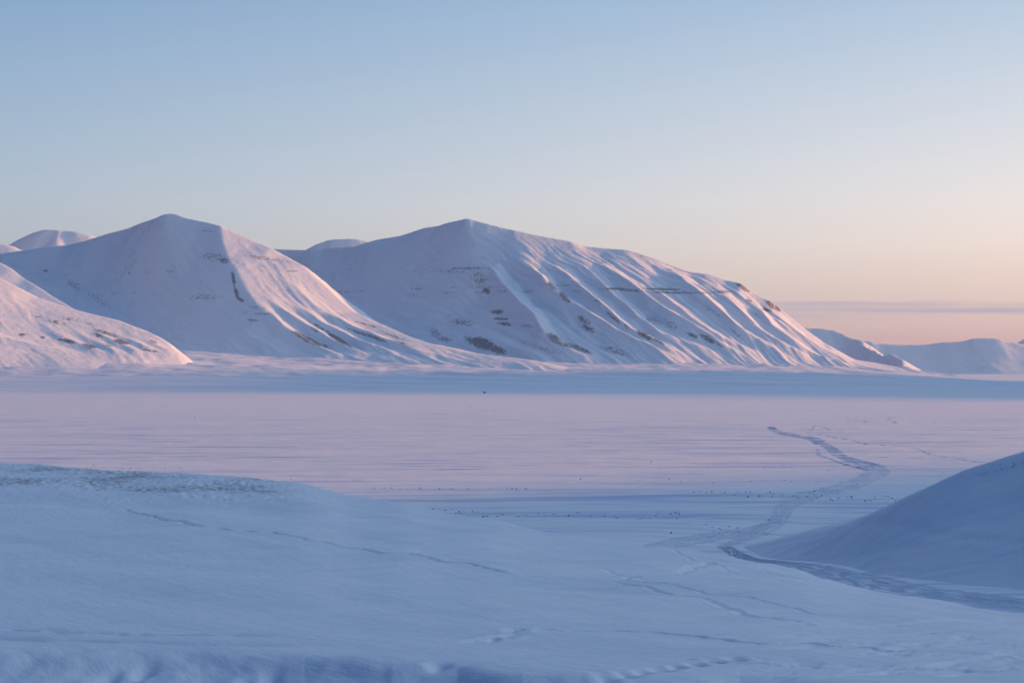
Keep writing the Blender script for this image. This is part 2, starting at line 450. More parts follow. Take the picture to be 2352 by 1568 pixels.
def near_z(px, D):
    cpy = np.interp(px, crest[:, 0], crest[:, 1]); cD = np.interp(px, crest[:, 0], crest[:, 2])
    sc = (cpy - YH) / FPX - 1.7 / cD
    s0 = 0.128
    u = np.clip(np.log(np.maximum(D, 45) / 45) / np.log(cD / 45), 0, 1)
    s = s0 + (sc - s0) * (0.75 * u + 0.25 * u * u)
    z = CAMZ - 1.7 - s * np.minimum(D, cD)
    e = np.maximum(D - cD, 0)
    z = z - e * (sc + 0.02) - 0.16 * np.maximum(e - 4, 0) * sstep(0, 50, e) 
    return z
cn = np.concatenate([np.linspace(-9000, -640, 60), np.arange(-620, 2980, 3.0), np.linspace(3000, 11000, 60)])
Dn = np.concatenate([np.geomspace(6, 44, 60), np.geomspace(44.2, 425, 640), np.geomspace(427, 900, 70)])
PX, DD = np.meshgrid(cn, Dn)
X = (PX - CX) / FPX * DD; Y = DD
Z = near_z(np.clip(PX, -800, 3200), DD)
PYg = YH + (CAMZ - Z) / DD * FPX
def near_hit(px, py):
    D = np.geomspace(20, float(np.interp(px, crest[:, 0], crest[:, 2])), 3000)
    z = near_z(np.full(D.shape, float(px)), D)
    q = YH + (CAMZ - z) / D * FPX
    k = int(np.argmin(np.abs(q - py)))
    return ((px - CX) / FPX * D[k], D[k])
# wind streaks, running from upper left to lower right in the view
ca, sa = math.cos(-0.95), math.sin(-0.95)
U = X * ca - Y * sa; V = X * sa + Y * ca
fade = 0.3 + 0.7 * sstep(40, 150, DD)
Z = Z + fade * (0.55 * fbm(U / 70, V / 8, 4, 21) + 1.0 * fbm(U / 160, V / 38, 3, 22)) + 0.03 * fbm(U / 4, V / 0.9, 3, 23)
Z = Z + 0.5 * fbm(X / 30, Y / 30, 2, 26) * sstep(60, 120, DD)
# wind-torn crust low on the right
rw = sstep(1560, 1900, PX) * sstep(1415, 1450, PYg + 0 * PX) * (1 - sstep(1530, 1560, PYg))
Z = Z - rw * 0.42 * np.clip(ridged(U / 11 + 0.3, V / 2.6, 4, 24) - 0.55, 0, 1)
# stony knoll at the crest on the left
km = (1 - sstep(600, 880, PX)) * sstep(285, 345, DD) * (1 - sstep(410, 430, DD))
Z = Z - 1.6 * (1 - sstep(560, 780, PX)) * np.exp(-((DD - 292) / 26.0) ** 2)
kn = fbm(X / 1.3, Y / 4.0, 3, 25) * (0.4 + 1.2 * sstep(-0.2, 0.4, fbm(X / 12, Y / 22, 3, 28)))
Z = Z + km * 0.24 * kn
rk = km * (0.43 + 0.20 * fbm(X / 14, Y / 28, 3, 27))
# bank close to the camera, lower left
lip = np.interp(PX, [-800, 0, 300, 460, 700, 900, 1050, 1200, 1400, 1700, 2000, 3200], [60.5, 60.5, 61, 61.5, 60, 56.5, 55.5, 52, 50.5, 53, 48, 40])
lw = lip + 1.0 * fbm(X / 3.2, Y / 5.0, 3, 31)
bank = 1 - sstep(-4.5, 1.2, DD - lw)
Z = Z - bank * (0.35 + 0.20 * fbm(X / 2.5, Y / 3.5, 3, 33)) * (1 - 0.45 * sstep(1500, 2100, PX))
dn = np.maximum(lw - DD, 0)
Z = Z - np.minimum(0.13 * dn * sstep(0, 2.5, dn), 2.6) * (1 - 0.85 * sstep(1200, 1900, PX))
Z = Z + bank * 0.09 * fbm(X / 1.6, Y / 3.0, 3, 32)
# shallow step, left
st = np.interp(PX, [-800, 0, 300, 600, 800, 3200], [72, 70.5, 67, 64.5, 63.5, 60])
Z = Z - 0.20 * np.exp(-((DD - st) / 1.3) ** 2) * (1 - sstep(420, 820, PX))
# old ski and foot tracks pressed into the slope
def groove(pts, w, dep, rough=0.0, seed=1):
    global Z
    P = [near_hit(*p) for p in pts]
    xs = [p[0] for p in P]; ys = [p[1] for p in P]
    m = (X > min(xs) - 6 * w) & (X < max(xs) + 6 * w) & (Y > min(ys) - 6 * w) & (Y < max(ys) + 6 * w)
    d, t, s_ = poly_dist(X[m], Y[m], P, w * 4)
    k = np.exp(-(d / w) ** 2) - 0.18 * np.exp(-((d - 1.9 * w) / (0.7 * w)) ** 2)
    amp = 1.0
    if rough:
        amp = 1 - rough + rough * 2.0 * np.clip(0.5 + gnoise(X[m] / (1.6 * w), Y[m] / (3 * w), seed), 0, 1.4)
    ends = sstep(0, 0.04, t) * (1 - sstep(0.96, 1, t))
    Z[m] = Z[m] - dep * k * amp * ends
groove([(250, 1168), (420, 1194), (560, 1218), (700, 1240), (860, 1264), (960, 1278), (1060, 1296), (1150, 1311), (1226, 1320), (1320, 1328), (1415, 1331)], 0.5, 0.24, 0.35, 2)
groove([(1415, 1331), (1460, 1322), (1530, 1315), (1580, 1309), (1622, 1303), (1632, 1297)], 0.5, 0.13, 0.8, 3)
groove([(1415, 1331), (1520, 1345), (1600, 1357), (1680, 1368), (1760, 1380), (1860, 1398), (1940, 1408)], 0.32, 0.10, 0.3, 4)
groove([(1400, 1335), (1500, 1352), (1600, 1372), (1700, 1394), (1800, 1410), (1880, 1420), (1980, 1424), (2120, 1422), (2352, 1424)], 0.32, 0.11, 0.3, 5)
groove([(1200, 1430), (1340, 1438), (1480, 1446), (1600, 1456), (1760, 1470), (1900, 1482), (2050, 1492), (2200, 1496), (2352, 1500)], 0.28, 0.14, 0.5, 6)
groove([(1240, 1300), (1380, 1308), (1480, 1330)], 0.4, 0.08, 0.4, 7)
groove([(1080, 1470), (1120, 1465), (1160, 1457), (1195, 1450), (1180, 1440), (1190, 1428)], 0.35, 0.09, 0.95, 8)
groove([(1530, 1262), (1600, 1290), (1680, 1312), (1760, 1325), (1860, 1340)], 0.32, 0.09, 0.4, 10)
groove([(1640, 1284), (1740, 1304), (1840, 1330), (1960, 1366)], 0.3, 0.07, 0.4, 11)
groove([(1560, 1510), (1700, 1514), (1900, 1519), (2150, 1524), (2352, 1530)], 0.22, 0.09, 0.5, 12)
groove([(0, 1432), (200, 1440), (450, 1448), (620, 1454)], 0.6, 0.12, 0.8, 13)
# deep boot prints close to the camera
rng = np.random.RandomState(4)
for (px, py) in [(1008, 1516), (1300, 1549), (1340, 1545), (1392, 1541), (1440, 1536), (1478, 1532), (1520, 1527), (1556, 1523), (1600, 1519), (1642, 1513), (1690, 1507), (1110, 1549), (1180, 1556), (1240, 1552), (250, 1500), (330, 1497), (560, 1506), (620, 1503)]:
    cx_, cy_ = near_hit(px, py)
    r = 0.22 + 0.10 * rng.rand()
    m = (np.abs(X - cx_) < 2.0) & (np.abs(Y - cy_) < 3.5)
    q = ((X[m] - cx_) / r) ** 2 + ((Y[m] - cy_) / (r * 2.6)) ** 2
    Z[m] = Z[m] - 0.19 * np.exp(-q) + 0.008 * np.exp(-(np.sqrt(q) - 1.8) ** 2 * 3)
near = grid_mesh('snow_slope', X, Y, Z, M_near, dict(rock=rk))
tag(near, 'near snow slope falling away below the camera with a stony crest', 'snow slope', kind='structure')

# ground behind and beside the camera
xs = np.linspace(-2500, 2500, 120); ys = np.linspace(-3000, 6.5, 80)
X2, Y2 = np.meshgrid(xs, ys)
Z2 = 95.2 - 0.0006 * (X2 ** 2) ** 0.72 + 6 * fbm(X2 / 400, Y2 / 400, 3, 51) * sstep(60, 300, np.hypot(X2, Y2)) + 0.03 * np.maximum(-Y2, 0)
back = grid_mesh('snow_upland', X2, Y2, Z2, M_near, dict(rock=Z2 * 0))
tag(back, 'snow upland behind the camera', 'snow field', kind='structure')

# ------------------------------------------------------------------ right-hand hill
h = HF(40, 860, 330, 1220, 1.7, floor=-8)
ridge_r = [(3000, 890, 500), (2600, 965, 560), (2352, 1029, 600), (2311, 1037, 603), (2251, 1055, 610), (2211, 1071, 616), (2151, 1093, 628), (2091, 1123, 642), (2051, 1147, 655),
           (1991, 1177, 685), (1919, 1203, 725), (1851, 1217, 772), (1791, 1231, 820), (1731, 1245, 865), (1680, 1256, 910)]
mid_r = [(2800, 1140, 470), (2600, 1155, 500), (2352, 1195, 545), (2250, 1205, 560), (2100, 1220, 588), (1971, 1240, 642), (1850, 1251, 712)]
low_r = [(2800, 1310, 435), (2600, 1300, 465), (2352, 1290, 508), (2200, 1288, 530), (2100, 1285, 552), (1971, 1276, 618), (1850, 1271, 690)]
base_r = [(2900, 1440, 390), (2600, 1385, 430), (2352, 1352, 484), (2200, 1343, 507), (2100, 1334, 530), (1971, 1309, 600), (1850, 1289, 677), (1771, 1279, 725), (1700, 1264, 850), (1660, 1262, 930)]
back_r = [(3000, 900, 780), (2700, 1020, 840), (2400, 1110, 900), (2200, 1170, 980), (2000, 1215, 1060), (1850, 1250, 1120)]
h.tin([ridge_r, base_r, mid_r, low_r, back_r], [(900, 200, 44), (700, 300, 42), (300, 300, 40), (200, 340, 36), (140, 440, 36), (115, 540, 30)])
h.soften([ridge_r], 3, 14, 60)
h.Z += 0.3 * fbm(h.X / 14, h.Y / 11, 3, 65)
h.Z += 1.0 * fbm(h.X / 70, h.Y / 50, 3, 61) + 0.12 * fbm((h.X + h.Y) / 14, (h.X - h.Y) / 5, 3, 62)
rk = 0.40 * sstep(58, 72, h.Z) * (0.6 + 0.6 * fbm(h.X / 20, h.Y / 20, 3, 63))
h.Z += 0.14 * fbm(h.X / 2.6, h.Y / 4, 3, 64) * sstep(56, 68, h.Z)
def hgroove(pts, w, dep):
    P = [h.hit(*p) for p in pts]
    d, t, s_ = poly_dist(h.X, h.Y, P, w * 4)
    h.Z -= dep * (np.exp(-(d / w) ** 2) - 0.5 * np.exp(-((d - 2 * w) / w) ** 2)) * (0.7 + 0.5 * gnoise(h.X / 6, h.Y / 6, 66))
hgroove([(1890, 1208), (1971, 1206), (2051, 1212), (2131, 1222), (2200, 1236), (2280, 1241), (2352, 1248)], 1.4, 0.35)
hgroove([(1771, 1292), (1900, 1284), (2000, 1272), (2080, 1262), (2160, 1248), (2250, 1228), (2352, 1206)], 1.2, 0.28)
hgroove([(2000, 1316), (2100, 1314), (2180, 1308), (2260, 1290), (2352, 1262)], 1.2, 0.3)
hgroove([(1740, 1258), (1850, 1236), (1930, 1216)], 1.6, 0.3)
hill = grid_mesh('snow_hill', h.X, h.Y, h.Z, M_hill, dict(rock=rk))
tag(hill, 'rounded snow hill in blue shade at the right edge', 'hill', kind='structure')
HILL = h

# ------------------------------------------------------------------ foothills: long aprons below the mountains
f = HF(-4200, 6200, 6500, 13500, 14.0, floor=-25)
lineA = [(-700, 790, 9.3), (-300, 800, 9.5), (0, 808, 9.7), (200, 812, 9.9), (400, 808, 10.4), (600, 817, 10.8), (760, 821, 10.9), (900, 821, 11.1), (1100, 826, 11.5), (1350, 833, 11.4),
         (1525, 832, 11.5), (1710, 833, 11.8), (1860, 836, 12.0), (1990, 846, 12.1), (2104, 857, 12.0), (2247, 871, 11.9), (2400, 875, 12.0), (2900, 880, 12.2)]
lineB = [(-700, 856, 8.6), (-300, 858, 8.8), (0, 860, 8.9), (400, 862, 9.2), (800, 864, 9.5), (1200, 867, 9.8), (1600, 868, 10.0), (1900, 870, 10.3), (2100, 873, 10.6), (2300, 878, 11.2), (2900, 884, 11.4)]
lineC = [(-900, 905, 6.9), (0, 900, 7.25), (600, 898, 7.5), (1000, 893, 8.2), (1400, 889, 8.9), (1800, 886, 9.45), (2352, 883, 10.1), (3000, 883, 10.1)]
K = lambda L: [(a, b, c * 1000) for a, b, c in L]
lineA, lineB, lineC = K(lineA), K(lineB), K(lineC)
f.tin([lineA, lineB, lineC], [(-4100, 12500, 200), (-2000, 12800, 250), (0, 12900, 250), (2000, 13000, 60), (3000, 12600, -20), (5000, 13000, -10)])
f.Z = blur(f.Z, 8)
hum = sstep(36, 62, f.Z) * (1 - sstep(180, 230, f.Z))
f.Z += hum * (15 * fbm(f.X / 420, f.Y / 260, 4, 71) + 9 * ridged(f.X / 230 + 0.3, f.Y / 120, 3, 72) - 4.5)
rk = 0.38 * hum * sstep(0.0, 0.5, fbm(f.X / 260, f.Y / 90, 3, 73))
foot = grid_mesh('foothills', f.X, f.Y, f.Z, M_foot, dict(rock=rk))
tag(foot, 'low rolling snow foothills at the feet of the mountains', 'foothills', kind='structure')

# ------------------------------------------------------------------ mountain with the peak on the left (behind the low left spur)
def finish_mountain(m, name, label, mat, rocks=(), crests=(), gul=(0.57, -0.82), gamp=3.0, strata=(), base_rock=0.0, seed=100, lowz=160):
    ux, uy = gul
    U = m.X * ux + m.Y * uy; V = -m.X * uy + m.Y * ux
    W = 60 * fbm(m.X / 500, m.Y / 500, 2, seed)
    kk = np.ones(m.X.shape)
    for ln in crests:
        d, _, _ = poly_dist(m.X, m.Y, [unproj(*p)[:2] for p in ln], 260)
        kk = np.minimum(kk, 0.15 + 0.85 * sstep(0, 220, d))
    Z0 = m.Z.copy()
    lowm = 0.35 + 0.65 * (1 - sstep(620, 900, m.Z)) if gamp > 3.5 else 0.7
    m.Z += gamp * fbm(U / 420, (V + W) / 42, 4, seed + 1)
    m.Z += lowm * gamp * 1.5 * (ridged(U / 900, (V + 1.6 * W) / 120, 3, seed + 8) - 0.55)
    m.Z += lowm * gamp * 0.55 * ridged(U / 420, (V + 0.4 * W) / 30, 3, seed + 9)
    m.Z += lowm * gamp * 0.9 * (ridged(U / 1300, (V + 0.8 * W) / 62, 2, seed + 10) - 0.55)
    m.Z += 10 * fbm(m.X / 420, m.Y / 420, 3, seed + 2)
    m.Z = Z0 + (m.Z - Z0) * kk
    m.Z += 1.3 * fbm(m.X / 38, m.Y / 38, 4, seed + 3)
    gy, gx = np.gradient(m.Z, m.step)
    steep = np.hypot(gx, gy)
    brk = sstep(-0.05, 0.45, fbm(m.X / 120, m.Y / 120, 3, seed + 14))
    rk = base_rock + 0.19 * sstep(0.62, 1.0, steep) + 0.14 * fbm(m.X / 260, m.Y / 260, 3, seed + 12)
    for z0, th, amp in strata:
        band = np.exp(-((m.Z - z0 - 5 * fbm(m.X / 700, m.Y / 700, 2, seed + 4)) / th) ** 2)
        m.Z += band * 1.8 * (fbm(m.X / 25, m.Y / 25, 2, seed + 6))
        rk = np.maximum(rk, rk * 0.5 + amp * 1.6 * band * (0.35 + 0.65 * brk))
    PXm = CX + m.X / m.Y * FPX; PYm = YH + (CAMZ - m.Z) / m.Y * FPX
    for (px, py, rx, ry, ang, a) in rocks:
        x0, y0 = m.hit(px, py)
        c_, s_ = math.cos(math.radians(ang)), math.sin(math.radians(ang))
        near_ = (np.abs(m.Y - y0) < 260)
        dx = PXm - px; dy = PYm - py
        q = ((dx * c_ + dy * s_) / rx) ** 2 + ((-dx * s_ + dy * c_) / ry) ** 2
        rk = np.maximum(rk, np.where(near_, (0.28 + 0.50 * a) * np.exp(-(q * 0.7) ** 1.5), 0))
    rk = np.minimum(rk, 0.63)
    o = grid_mesh(name, m.X, m.Y, m.Z, mat, dict(rock=rk))
    tag(o, label, 'mountain', kind='structure')
    return o

sh = 0.4
sky1 = [(-900, 690, 12.8), (-400, 610, 13.0), (0, 581, 13.0), (101, 566, 12.7), (151, 561, 12.6), (195, 551, 12.45), (255, 532, 12.3), (296, 521.5, 12.2), (323, 512, 12.1), (353, 501, 12.05), (373, 492, 12.0), (391, 487.5, 12.0), (403, 490, 12.0),
        (427, 499, 11.95), (464, 506, 11.9), (491, 512, 11.85), (507, 517, 11.8), (517, 523, 11.8), (551, 537, 11.78), (598, 557, 11.75), (625, 569, 11.7), (655, 586, 11.68), (699, 609.5, 11.6), (722, 633, 11.55), (753, 660, 11.47), (780, 686, 11.4),
        (817, 717, 11.3), (871, 741, 11.1), (938, 771, 10.9), (988, 788, 10.75), (1072, 808, 10.6), (1207, 824, 10.4)]
are1 = [(517, 523, 11.8), (507, 535, 11.72), (510, 562, 11.6), (524, 596, 11.45), (545, 628, 11.3), (565, 664, 11.15), (585, 694, 11.0), (607, 722, 10.85), (640, 765, 10.65), (690, 805, 10.45)]
val1 = [(-700, 700, 12.2), (0, 606, 12.7), (87, 652, 12.25), (188, 715, 11.75), (300, 768, 11.2), (400, 804, 10.7), (500, 812, 10.5), (600, 817, 10.4), (760, 823, 10.3), (900, 825, 10.3), (1100, 832, 10.2), (1250, 836, 10.2)]
mid1 = [(400, 650, 11.42), (450, 720, 11.05), (440, 780, 10.75)]
ups = lambda L: [(a, b, (c + sh) * 1000) for a, b, c in L]
sky1, are1, val1, mid1 = ups(sky1), ups(are1), ups(val1), ups(mid1)
m = HF(-4600, 900, 10200, 15200, 9.0, floor=-60)
bk = [unproj(px, py, D) for px, py, D in sky1]
backp = [(x - 150, y + 1500, max(40, z * 0.25)) for x, y, z in bk[::3]]
m.tin([sky1, are1, val1, mid1], backp)
m.soften([sky1, are1], 11, 85, 300)
sp1 = [[(604, 700, .2), (650, 745, .8), (700, 778, 1), (760, 806, .7), (800, 818, .2)],
       [(625, 690, .2), (680, 728, .9), (730, 757, 1), (780, 785, 1), (822, 806, .5)],
       [(680, 700, .2), (735, 735, .8), (790, 762, 1), (850, 790, 1), (900, 806, .4)],
       [(740, 715, .2), (790, 738, .7), (850, 762, 1), (920, 790, .9), (990, 812, .4)],
       [(655, 640, .1), (700, 680, .5), (740, 710, .4)],
       [(556, 760, .1), (600, 785, .4), (640, 808, .3)]]
m.Z += m.spurs(sp1, 85, 34)
rocks1 = [(515, 598, 16, 8, 0, .62), (536, 640, 5, 20, -8, .85), (543, 672, 5, 16, -15, 1.0), (553, 688, 10, 5, 20, .9), (590, 706, 30, 6, 5, .35), (600, 592, 50, 7, 8, .42), (640, 598, 40, 5, 8, .38),
          (690, 770, 26, 6, 28, .75), (712, 782, 34, 6, 24, .9), (747, 795, 22, 5, 22, .6), (735, 752, 40, 5, 28, .55), (775, 778, 34, 6, 30, .85), (722, 758, 18, 3.5, 30, .6), (800, 792, 16, 4, 35, .6),
          (820, 762, 40, 4, 22, .6), (860, 775, 40, 5, 22, .65), (840, 745, 40, 4, 15, .45), (900, 770, 34, 4, 20, .5), (930, 790, 34, 4, 18, .5), (490, 590, 40, 14, 0, .35),
          (600, 720, 30, 4, 2, .45), (560, 718, 16, 3, 0, .45), (105, 622, 8, 4, 0, .7), (170, 655, 30, 12, 35, .38), (230, 690, 60, 12, 35, .28), (470, 682, 60, 12, 0, .32), (580, 735, 24, 4, 8, .5),
          (480, 530, 30, 8, 0, .25)]
o = finish_mountain(m, 'mountain', 'snowy mountain with blunt left peak and one sharp sunlit shoulder', M_mount, rocks1, crests=[sky1, are1], seed=100, gamp=4.2, base_rock=0.12,
                    strata=[(690, 7, .28), (560, 9, .22)])

# ------------------------------------------------------------------ the long ribbed mountain
sky2 = [(300, 640, 14.7), (500, 600, 14.5), (625, 568.5, 14.1), (709, 571, 13.9), (743, 567.5, 13.85), (817, 564, 13.6), (837, 558.5, 13.5), (874, 547, 13.45), (918, 540, 13.35), (948, 530.5, 13.3), (975, 522, 13.2), (1005, 517, 13.15), (1025, 510, 13.1),
        (1049, 505, 13.05), (1071, 499, 13.0), (1089, 503.7, 13.0), (1126, 514, 12.97), (1173, 525.5, 12.95), (1240, 540.6, 12.92), (1308, 552.4, 12.9), (1340, 564, 12.9), (1392, 569, 12.9), (1424, 571.5, 12.88), (1441, 573, 12.87), (1478, 584, 12.85),
        (1519, 599, 12.82), (1559, 614.5, 12.8), (1582, 623, 12.78), (1626, 628, 12.73), (1660, 641, 12.67), (1693, 647, 12.62), (1704, 648, 12.6), (1709, 656, 12.6), (1727, 670, 12.57), (1750, 682, 12.54), (1769, 689, 12.51), (1782, 699, 12.5),
        (1791, 712, 12.48), (1821, 734, 12.43), (1851, 755.7, 12.4), (1895, 787.6, 12.33), (1928, 806, 12.28), (1962, 824.6, 12.22), (1996, 838, 12.15), (2030, 847, 12.1), (2104, 856, 12.0), (2182, 864, 11.95), (2250, 871, 11.9), (2450, 879, 11.9)]
fr2 = [(1071, 499, 13.0), (1086, 560, 12.78), (1086, 613, 12.58)]
brk2 = [(940, 618, 12.9), (1020, 618, 12.72), (1086, 615, 12.56), (1225, 625, 12.42), (1380, 640, 12.35), (1480, 650, 12.35), (1600, 668, 12.33), (1690, 690, 12.33), (1760, 720, 12.33)]
bas2 = [(1000, 808, 11.85), (1100, 822, 11.6), (1250, 828, 11.35), (1400, 830, 11.35), (1525, 830, 11.4), (1710, 830, 11.6), (1860, 834, 11.8), (1960, 842, 11.9), (2104, 862, 11.85), (2300, 880, 11.8)]
val2 = [(660, 600, 14.0), (720, 640, 13.6), (790, 700, 13.1), (870, 752, 12.6), (940, 785, 12.2), (1000, 808, 11.85)]
lf2 = [(860, 600, 13.2), (900, 680, 12.78), (980, 760, 12.2)]
sky2, fr2, brk2, bas2, val2, lf2 = map(K, (sky2, fr2, brk2, bas2, val2, lf2))
m2 = HF(-2700, 3500, 11000, 15600, 8.5, floor=-60)
bk = [unproj(px, py, D) for px, py, D in sky2]
backp = [(x - 100, y + 1500, z * 0.25 if x < 600 else -45) for x, y, z in bk[2:-2:3]]
m2.tin([sky2, fr2, brk2, bas2, val2, lf2], backp)
m2.soften([sky2], 10, 60, 240)
def sc_(L, hs=None):
    n = len(L); out = []
    for i, p in enumerate(L):
        t = i / (n - 1)
        a = min(1, 0.25 + t * 4) * (1 - 0.65 * max(0, (t - 0.6) / 0.4))
        out.append((p[0], p[1], a * (hs or 1)))
    return out
sp2 = [sc_([(1086, 613), (1126, 615), (1138, 626), (1153, 650), (1190, 687), (1224, 720), (1240, 747), (1252, 770), (1300, 800), (1341, 815)], 1.25),
       sc_([(1190, 600), (1223, 621), (1243, 633), (1257, 653), (1290, 677), (1324, 700), (1364, 724), (1411, 754), (1458, 777), (1509, 801), (1530, 816)], 1.1),
       sc_([(1275, 612), (1300, 630), (1334, 657), (1367, 683), (1398, 710), (1425, 734), (1451, 754), (1492, 774), (1525, 791), (1559, 808)]),
       sc_([(1340, 612), (1367, 633), (1391, 657), (1411, 680), (1438, 700), (1465, 727), (1492, 744), (1519, 761), (1575, 786), (1640, 808)], .8),
       sc_([(1390, 612), (1425, 633), (1465, 660), (1502, 690), (1525, 707), (1559, 727), (1603, 751), (1643, 778), (1687, 804), (1710, 816)], 1.05),
       sc_([(1490, 655), (1525, 680), (1562, 707), (1593, 734), (1626, 754), (1660, 774), (1693, 791), (1727, 806)], .75),
       sc_([(1540, 622), (1576, 646), (1619, 680), (1660, 714), (1693, 747), (1727, 767), (1767, 794), (1794, 814)], .9),
       sc_([(1640, 660), (1673, 683), (1710, 720), (1747, 754), (1787, 781), (1828, 804), (1855, 818)], .75),
       sc_([(1720, 690), (1747, 712), (1774, 745), (1811, 771), (1851, 798), (1895, 820), (1922, 830)], .7),
       sc_([(1775, 712), (1800, 737), (1840, 768), (1890, 800), (1935, 824)], .45),
       sc_([(1590, 690), (1640, 730), (1680, 765), (1730, 795)], .4),
       sc_([(1060, 768), (1100, 770), (1150, 785), (1200, 805), (1250, 822)], .6),
       sc_([(1160, 755), (1230, 775), (1290, 790), (1340, 812)], .5)]
def between(a, b, f, amp):
    A = np.array(a); B = np.array(b); t = np.linspace(0, 1, 9)
    ia = [np.interp(t, np.linspace(0, 1, len(A)), A[:, k]) for k in range(3)]; ib = [np.interp(t, np.linspace(0, 1, len(B)), B[:, k]) for k in range(3)]
    return [(ia[0][k] * (1 - f) + ib[0][k] * f, ia[1][k] * (1 - f) + ib[1][k] * f, amp * (0.2 + 0.8 * min(1, t[k] * 2.5)) * (1 - 0.6 * max(0, t[k] - .7) / .3)) for k in range(1, 9)]
sub = []
for i, (fa, am) in enumerate([(.62, .25), (.5, .3), (.4, .3), (.6, .25), (.45, .35), (.55, .3), (.4, .3), (.6, .25)]):
    sub.append(between(sp2[i], sp2[i + 1], fa, am))
    if i >= 3: sub.append(between(sp2[i], sp2[i + 1], fa - .28, am * .7))
m2.Z += np.maximum(m2.spurs(sp2, 112, 64), m2.spurs(sub, 58, 70))
rocks2 = [(1080, 616, 60, 4, 0, .55), (1030, 624, 60, 3, 0, .45), (1100, 640, 24, 22, 20, .42), (1118, 668, 12, 8, 20, .75), (1142, 716, 18, 6, 0, .85), (1150, 732, 20, 3.5, 3, .75), (1160, 744, 20, 5, 8, .8), (1210, 748, 14, 4, 8, .6),
          (1060, 740, 40, 12, 5, .42), (1110, 790, 34, 14, 20, .95), (1140, 802, 30, 10, 20, .8), (1080, 782, 20, 10, 30, .6), (1000, 765, 24, 14, 40, .42), (1020, 778, 30, 8, 10, .5), (1270, 775, 22, 10, 25, .7), (1330, 800, 40, 7, 22, .65), (1290, 790, 30, 6, 20, .6),
          (1265, 655, 26, 7, 40, .55), (1297, 683, 22, 8, 42, .65), (1340, 735, 24, 9, 30, .55), (1352, 755, 22, 8, 25, .6), (1370, 690, 20, 4, 42, .5), (1410, 730, 26, 5, 42, .65), (1440, 750, 14, 4, 45, .6), (1480, 770, 26, 8, 28, .75), (1510, 782, 24, 6, 28, .5),
          (1410, 663, 40, 3.2, 0, .75), (1450, 667, 40, 3.2, 3, .7), (1520, 664, 60, 3.2, 2, .7), (1540, 672, 70, 3, 2, .6), (1290, 655, 30, 3, 0, .5), (1600, 672, 50, 3, 3, .5), (1660, 670, 30, 5, 0, .55), (1500, 735, 30, 12, 30, .38), (1540, 745, 30, 10, 28, .4),
          (1590, 770, 16, 5, 25, .75), (1625, 777, 26, 7, 30, .7), (1650, 790, 20, 5, 28, .5), (1700, 655, 18, 5, 30, .7), (1712, 665, 14, 5, 30, .75), (1770, 700, 14, 8, 45, .8), (1785, 708, 12, 6, 40, .75), (1762, 712, 14, 5, 15, .8), (1720, 690, 10, 4, 20, .6), (1740, 724, 24, 4, 40, .4),
          (1690, 765, 30, 5, 40, .45), (1640, 715, 30, 5, 42, .4), (1380, 590, 60, 30, 20, .16), (1300, 570, 60, 20, 25, .2), (1480, 590, 40, 5, 20, .3), (1560, 618, 60, 3, 22, .4), (1410, 805, 60, 10, 15, .42), (1260, 805, 60, 8, 15, .35)]
o = finish_mountain(m2, 'mountain', 'long snowy mountain with pointed peak and a ribbed slope running down to the right', M_mount, rocks2, crests=[sky2], seed=140, gamp=7.5, base_rock=0.12,
                    strata=[(610, 5, .30), (735, 6, .25), (575, 5, .30)])

# ------------------------------------------------------------------ low spur at the far left
sky0 = [(-900, 330, 10.9), (-500, 450, 10.7), (-200, 550, 10.5), (0, 637, 10.35), (40, 659, 10.3), (84, 681, 10.28), (134, 698, 10.25), (168, 709, 10.22), (215, 721, 10.2), (269, 733, 10.17), (302, 746, 10.12), (336, 758, 10.08), (363, 770, 10.02), (386, 784, 9.97), (398, 800, 9.9)]
bas0 = [(-900, 780, 9.0), (-300, 775, 9.2), (0, 795, 9.45), (100, 806, 9.55), (200, 815, 9.6), (300, 816, 9.65), (400, 812, 9.75), (430, 815, 9.8)]
mid0 = [(-500, 620, 10.0), (0, 715, 9.95), (100, 745, 9.9), (200, 768, 9.85), (300, 785, 9.82)]
sky0, bas0, mid0 = map(K, (sky0, bas0, mid0))
m0 = HF(-5200, -1500, 8700, 12600, 8.0, floor=-60)
bk = [unproj(px, py, D) for px, py, D in sky0]
m0.tin([sky0, bas0, mid0], [(x - 350, y + 1300, z * 0.2) for x, y, z in bk[::3]])
m0.soften([sky0], 10, 60, 200)
sp0 = [[(100, 745, .2), (150, 775, .7), (210, 800, .8), (250, 812, .3)], [(170, 760, .2), (215, 782, .8), (265, 804, .8), (290, 812, .3)], [(225, 765, .2), (268, 784, .8), (310, 802, .8), (335, 812, .3)],
       [(275, 770, .2), (310, 782, .8), (345, 798, .8), (370, 808, .3)], [(320, 775, .2), (350, 786, .7), (385, 802, .6)], [(-100, 740, .4), (0, 770, 1), (60, 787, 1), (130, 803, .5), (190, 812, .1)]]
m0.Z += m0.spurs(sp0, 70, 16)
rocks0 = [(130, 740, 40, 8, 12, .4), (160, 733, 30, 8, 10, .45), (155, 783, 24, 5, 10, .85), (205, 795, 18, 5, 15, .9), (280, 785, 22, 5, 15, .85), (245, 765, 40, 5, 18, .6), (225, 770, 20, 5, 18, .6), (50, 768, 10, 5, 0, .7), (98, 775, 8, 4, 0, .6), (210, 745, 50, 4, 15, .35), (350, 785, 24, 5, 20, .5), (345, 805, 30, 4, 10, .5), (250, 793, 12, 3, 25, .6), (90, 727, 30, 5, 10, .35)]
o = finish_mountain(m0, 'mountain', 'low pink snow spur sloping down at the left edge in front of the taller peaks', M_mount, rocks0, crests=[sky0], seed=180, gamp=2.0, base_rock=0.1)

